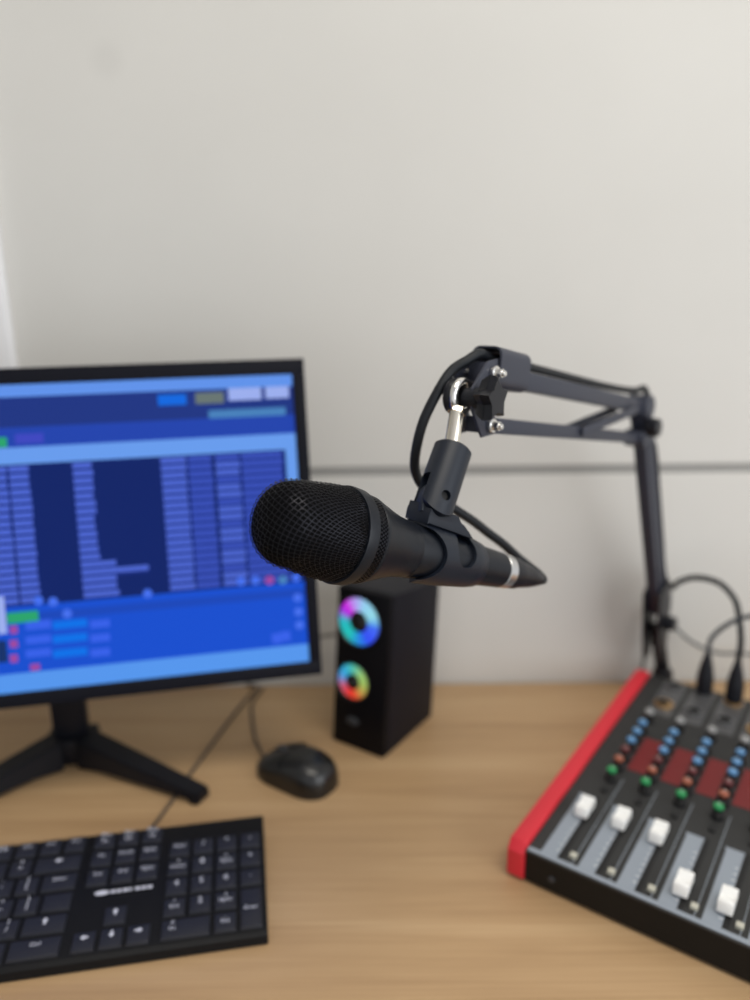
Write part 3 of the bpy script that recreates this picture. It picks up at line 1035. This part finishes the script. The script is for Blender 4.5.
for s in (-1, 1):
    q = NN * (s * 0.0082)
    p = [V((-0.030, 0, 0.036)), V((-0.020, 0, 0.042)), V((0.004, 0, 0.046)), V((0.016, 0, 0.020)), V((0.013, 0, -0.030)), V((0.008, 0, -0.052)), V((-0.010, 0, -0.052)), V((-0.020, 0, -0.016))]
    pf = Matrix.Identity(4)
    for i in range(3):
        pf[i][0], pf[i][1], pf[i][2], pf[i][3] = H[i], Z[i], H.cross(Z)[i], (BP + q)[i]
    MB().prism([(a.x, a.z) for a in p], -0.0012, 0.0012, pf, 0.0006).out('base_plate', M_armblk, t, world=True)
mb = MB()
mb.cyl(BASE + Z * 0.030, BP - Z * 0.010, 0.0078, None, 24, 0.0006)
mb.out('pivot_pin', M_armblk, t, world=True)
mb = MB()
mb.box((BASE.x, BASE.y, 0.0035), (0.028, 0.028, 0.007), 0.0015)
mb.cyl(BASE + Z * 0.006, BASE + Z * 0.034, 0.0125, 0.0110, 32, 0.001)
mb.out('desk_clamp', M_armblk, t, world=True)
mb = MB()
mb.cyl(BP + NN * 0.0095 - Z * 0.004, BP + NN * 0.0205 - Z * 0.004, 0.0085, None, 8, 0.001)
mb.out('base_knob', M_armblk, t, world=True)

# ------------------------------------------------------------------ mixer
MO, MYAW = V((0.1035, 0.5125, 0)), R(-35.5)
t = thing('mixing_console', 'black audio mixer with red end cheek, white faders and coloured knobs', 'mixer', MO, MYAW)
MW, MD = 0.330, 0.345
ZF, ZB = 0.0305, 0.034


def mz(y):
    return ZF + (ZB - ZF) * y / MD


for x0 in (0.0, MW - 0.015):
    pl = [(0.0, 0.004), (0.003, 0.001), (MD - 0.003, 0.001), (MD, 0.004), (MD, mz(MD) + 0.001), (MD - 0.004, mz(MD) + 0.0045), (0.006, ZF + 0.0035), (0.0, ZF - 0.004)]
    MB().prism(pl, x0, x0 + 0.015, frame((1, 0, 0), (0, 1, 0)), 0.0022).out('end_cheek', M_red, t)
pl = [(0.002, 0.003), (MD - 0.002, 0.003), (MD - 0.002, mz(MD) - 0.001), (0.002, ZF - 0.001)]
MB().prism(pl, 0.0152, MW - 0.0152, frame((1, 0, 0), (0, 1, 0)), 0.0008).out('chassis', M_mix, t)
for x in (0.03, MW - 0.03):
    for y in (0.03, MD - 0.03):
        MB().cyl((x, y, 0), (x, y, 0.0032), 0.008).out('rubber_foot', M_mouse2, t)
MB().cyl((0.038, 0.0024, 0.014), (0.038, 0.0006, 0.014), 0.0026, None, 14, 0.0004).out('screw', M_badge, t)

# faceplate with its printed zones: one sheet, layered prints
TF = Matrix.Translation((0, 0, ZF)) @ Matrix.Rotation(math.atan2(ZB - ZF, MD), 4, 'X')
mb = MB()
mb.box((MW / 2, MD / 2, -0.0005), (MW - 0.031, MD - 0.002, 0.0012), 0, TF)
CH = [0.0385 + 0.03 * k for k in range(9)]
def zone(x0, y0, x1, y1, mi, lift):
    mb.mi = mi
    mb.box(((x0 + x1) / 2, (y0 + y1) / 2, 0.0001 + lift / 2), (x1 - x0, y1 - y0, lift), 0, TF)
zone(0.0165, 0.003, MW - 0.0165, 0.0075, 1, 0.0002)
for k, c in enumerate(CH):
    zone(c - 0.0125, 0.0075, c + 0.0005, 0.092, 1, 0.0003)
    zone(c + 0.0008, 0.010, c + 0.0048, 0.095, 2, 0.0004)
    zone(c - 0.0135, 0.092, c + 0.004, 0.0945, 1, 0.0003)
    if k < 8:
        zone(c + 0.0100, 0.152, c + 0.0265, 0.212, 3, 0.0003)
        zone(c + 0.0122, 0.006, c + 0.0128, 0.134, 1, 0.00025)
    for q in range(9):                                           # fader scale ticks
        zone(c - 0.0030, 0.016 + q * 0.0072, c + 0.0002, 0.0164 + q * 0.0072, 4, 0.0005)
    if k < 8:
        zone(c - 0.0045, 0.262, c + 0.0195, 0.340, 5, 0.0003)
mb.out('faceplate', [M_plate, M_strip, M_slot, M_redprint, M_white, M_jack], t, smooth=0)
LVL = [0.070, 0.073, 0.073, 0.028, 0.029, 0.034, 0.05, 0.02, 0.03]
fp = [(-0.0105, 0.0), (-0.0100, 0.0065), (-0.0088, 0.0085), (-0.0065, 0.0088), (-0.0018, 0.0052), (0.0018, 0.0052), (0.0065, 0.0088), (0.0088, 0.0085), (0.0100, 0.0065), (0.0105, 0.0)]
for c, y in zip(CH, LVL):
    m = TF @ Matrix.Translation((c, y, 0.0034)) @ frame((1, 0, 0), (0, 1, 0))
    cap = MB().prism(fp, -0.0054, 0.0054, m, 0.0008).out('fader', M_fader, t)
    MB().box((c + 0.0014, y, 0.0020), (0.0015, 0.006, 0.0034), 0, TF).out('fader_stem', M_slot, cap)
COLS = [('green', M_kgreen, 0.1270), ('brown', M_kbrown, 0.1470), ('maroon', M_kmaroon, 0.1655), ('blue', M_kblue, 0.1840), ('blue', M_kblue, 0.2020), ('blue', M_kblue, 0.2200), ('grey', M_kgrey, 0.2440)]
for k in range(8):
    for cn, cm, y in COLS:
        m = TF @ Matrix.Translation((CH[k] + 0.0035, y, 0.0002))
        mb = MB()
        mb.lathe([(0, 0.0054), (0.005, 0.0050), (0.0055, 0.0042), (0.0098, 0.0040)], m, 20)
        mb.mi = 1
        mb.lathe([(0.0098, 0.0041), (0.0120, 0.0041), (0.0127, 0.0034)], m, 20)
        mb.mi = 2
        mb.box((0, 0.0024, 0.0128), (0.0006, 0.0026, 0.0003), 0, m)
        kn = mb.out('knob', [M_kblk, cm, M_fader], t)
        kn['label'] = cn + ' capped rotary knob'
    MB().box((CH[k] - 0.0125 + 0.0235, 0.0155, 0.0016), (0.0052, 0.0052, 0.003), 0.0006, TF).out('push_button', M_button, t)
    MB().box((CH[k] + 0.0035, 0.1090, 0.0012), (0.0050, 0.007, 0.0022), 0.0005, TF).out('push_button', M_kblk, t)
SOCK = []
for k in range(8):
    for y in (0.285, 0.330):
        mb = MB()
        m = TF @ Matrix.Translation((CH[k] + 0.0075, y, 0.0006))
        mb.lathe([(0, 0.0098), (0.0022, 0.0095), (0.0026, 0.0085), (0.0026, 0.0062)], m, 28, True, False)
        mb.mi = 1
        mb.lathe([(0.0001, 0.0062), (0.0026, 0.0062)], m, 28, True, False)
        mb.out('jack_socket', [M_jack if (k + (y > 0.3)) % 3 else M_brass, M_hole], t, smooth=35, fix=False)


def mixw(x, y, z):
    """mixer surface coordinates to desk coordinates"""
    p = TF @ V((x, y, z))
    return MO + V((p.x * math.cos(MYAW) - p.y * math.sin(MYAW), p.x * math.sin(MYAW) + p.y * math.cos(MYAW), p.z))


# ------------------------------------------------------------------ cables
def plug(mb, base, r=0.0088):
    """an upright cable plug with a tapering boot; returns the top of the boot"""
    m = Matrix.Translation(base)
    mb.lathe([(0.0, r * 0.9), (0.001, r), (0.020, r), (0.022, r * 0.92), (0.030, r * 0.80), (0.044, r * 0.42), (0.047, r * 0.34)], m, 24)
    return base + V((0, 0, 0.046))


# microphone cable: plug at the mic, loop over the head, along the arm, down into the mixer
t = thing('microphone_cable', 'black microphone cable looping from the mic plug up along the boom arm', 'cable', mixw(CH[2] + 0.0075, 0.330, 0.0))
MB().lathe([(0.1953, 0.0102), (0.1958, 0.0108), (0.204, 0.0105), (0.2065, 0.0096), (0.219, 0.0078), (0.232, 0.0048), (0.2335, 0.0040)], MF, 32).out('mic_plug', M_armblk, t, world=True)
e_ = ax(0.2325)
top = lambda d, up: U0 + UD * d + Z * up
pth = [e_, ax(0.2370), ax(0.2385) + V((-0.0025, 0.009, 0.0015)), V((0.1040, 0.5110, 0.2735)), V((0.0900, 0.5020, 0.2880)), V((0.0780, 0.4955, 0.2985)),
       V((0.0680, 0.4904, 0.3076)), V((0.0570, 0.4846, 0.3164)), V((0.0469, 0.4800, 0.3240)), V((0.0370, 0.4757, 0.3310)), V((0.0290, 0.4730, 0.3410)), V((0.0256, 0.4690, 0.3520)), V((0.0268, 0.4664, 0.3660)),
       V((0.0311, 0.4655, 0.3823)), V((0.0393, 0.4675, 0.3987)), V((0.0485, 0.4735, 0.4115)), V((0.0590, 0.4765, 0.4180)), top(-0.001, 0.0114), top(0.010, 0.0110), top(0.030, 0.0108), top(0.060, 0.0108), top(0.120, 0.0108), top(0.200, 0.0108), top(0.262, 0.0120),
       EL + Z * 0.0165 - H * 0.012, EL + Z * 0.0165 + H * 0.008, EL + H * 0.0210 + Z * 0.004, EL + H * 0.0250 - Z * 0.020]
for f in (0.2, 0.4, 0.6, 0.8):
    pth.append(EL + (BP - EL) * f + H * (0.0250 + 0.001 * f) + NN * 0.002)
tp = mixw(CH[2] + 0.0075, 0.330, 0.0036)
PT = tp + V((0, 0, 0.046))
pth += [BP + H * 0.0245 + NN * 0.005 + Z * 0.030, V((0.3450, 0.7990, 0.1420)), V((0.3535, 0.7850, 0.1520)), V((0.3640, 0.7700, 0.1560)), V((0.3747, 0.7599, 0.1531)), V((0.3829, 0.7480, 0.1430)), V((0.3850, 0.7390, 0.1310)),
        PT + V((0.001, 0.002, 0.024)), PT + V((0, 0, 0.004)), PT - V((0, 0, 0.003))]
n1 = 26
P1 = catmull(pth)
MB().tube(P1, 0.0032, 14).out('cord', M_cable, t, world=True)
mb = MB()
plug(mb, tp)
mb.out('mixer_plug', M_armblk, t, world=True)

b1 = mixw(CH[1] + 0.0075, 0.330, 0.0036)
t = thing('audio_cable', 'dark audio cable from the plug nearest the boom arm, arching right', 'cable', b1, 0, 'audio leads at the back of the mixer')
mb = MB()
a1 = plug(mb, b1)
mb.out('plug', M_armblk, t, world=True)
pp = [a1 - V((0, 0, 0.004)), a1 + V((0, 0, 0.003)), a1 + V((0.003, 0.002, 0.017)), a1 + V((0.013, -0.003, 0.033)), a1 + V((0.028, -0.010, 0.046)), a1 + V((0.046, -0.024, 0.054)), a1 + V((0.066, -0.042, 0.056)), a1 + V((0.10, -0.07, 0.045)),
      a1 + V((0.13, -0.03, 0.02)), a1 + V((0.16, 0.05, -0.03)), a1 + V((0.17, 0.07, -a1.z + 0.02 - 0.0)), V((a1.x + 0.19, a1.y + 0.06, 0.0028))]
MB().tube(catmull(pp), 0.0025, 10).out('cord', M_greycord, t, world=True)

b2 = mixw(CH[3] + 0.0075, 0.330, 0.0036)
t = thing('audio_cable', 'dark audio cable plugged in at the right edge of the photo', 'cable', b2, 0, 'audio leads at the back of the mixer')
mb = MB()
a2 = plug(mb, b2)
mb.out('plug', M_armblk, t, world=True)
pp = [a2 - V((0, 0, 0.004)), a2 + V((0, 0, 0.003)), a2 + V((-0.003, 0.004, 0.018)), a2 + V((-0.004, 0.010, 0.030)), a2 + V((0.004, 0.018, 0.041)), a2 + V((0.02, 0.02, 0.046)), a2 + V((0.05, 0.02, 0.035)), a2 + V((0.09, 0.03, -0.02)), V((a2.x + 0.11, a2.y + 0.045, 0.0028))]
MB().tube(catmull(pp), 0.0025, 10).out('cord', M_greycord, t, world=True)

t = thing('thin_cable', 'thin dark cable sagging low behind the mixer plugs', 'cable', (0.43, 0.815, 0))
pp = [V((0.318, 0.818, 0.0022)), V((0.322, 0.820, 0.05)), V((0.327, 0.8195, 0.098)), V((0.336, 0.820, 0.102)), V((0.348, 0.818, 0.084)), V((0.365, 0.816, 0.066)), V((0.385, 0.815, 0.053)), V((0.41, 0.815, 0.044)), V((0.44, 0.817, 0.042)), V((0.49, 0.818, 0.03)), V((0.54, 0.815, 0.0022)), V((0.58, 0.80, 0.0022))]
MB().tube(catmull(pp), 0.0017, 8).out('cord', M_greycord, t, world=True)


# ------------------------------------------------------------------ light
w = bpy.data.worlds.new('World')
SC.world = w
w.use_nodes = True
bg = w.node_tree.nodes['Background']
bg.inputs['Color'].default_value = (0.95, 0.97, 1.0, 1)
bg.inputs['Strength'].default_value = 0.88


def area(name, loc, target, size, size_y, energy, col):
    ld = bpy.data.lights.new(name, 'AREA')
    ld.shape = 'RECTANGLE'
    ld.size, ld.size_y = size, size_y
    ld.energy = energy
    ld.color = col
    o = bpy.data.objects.new(name, ld)
    C.objects.link(o)
    o.location = loc
    d = V(target) - V(loc)
    o.rotation_euler = d.to_track_quat('-Z', 'Y').to_euler()
    return o


area('window_daylight', (1.95, -1.1, 1.65), (0.3, 0.78, 0.95), 2.2, 1.7, 31, (0.93, 0.97, 1.0))
area('ceiling_light', (0.35, -0.1, 2.66), (0.35, 0.1, 0.75), 1.2, 0.6, 20, (1.0, 0.94, 0.83))

# ------------------------------------------------------------------ camera
cd = bpy.data.cameras.new('Camera')
cam = bpy.data.objects.new('Camera', cd)
C.objects.link(cam)
cd.sensor_fit = 'AUTO'
cd.sensor_width = 36
cd.lens = 27
cd.clip_start = 0.02
cam.location = (0, 0, DESK + 0.455)
rot = Matrix.Rotation(R(90) - math.atan(200 / 750), 4, 'X') @ Matrix.Rotation(R(-0.6), 4, 'Z')
cam.rotation_euler = rot.to_euler()
cd.dof.use_dof = True
cd.dof.focus_distance = 0.404
cd.dof.aperture_fstop = 3.0
SC.camera = cam

vs_ = SC.view_settings
vs_.view_transform = 'Standard'
vs_.look = 'None'
vs_.exposure = -0.10
vs_.gamma = 1.0
vs_.use_curve_mapping = False
SC.display_settings.display_device = 'sRGB'
try:
    SC.cycles.use_denoising = True
    SC.cycles.denoiser = 'OPENIMAGEDENOISE'
except Exception:
    pass
SC.cycles.max_bounces = 8
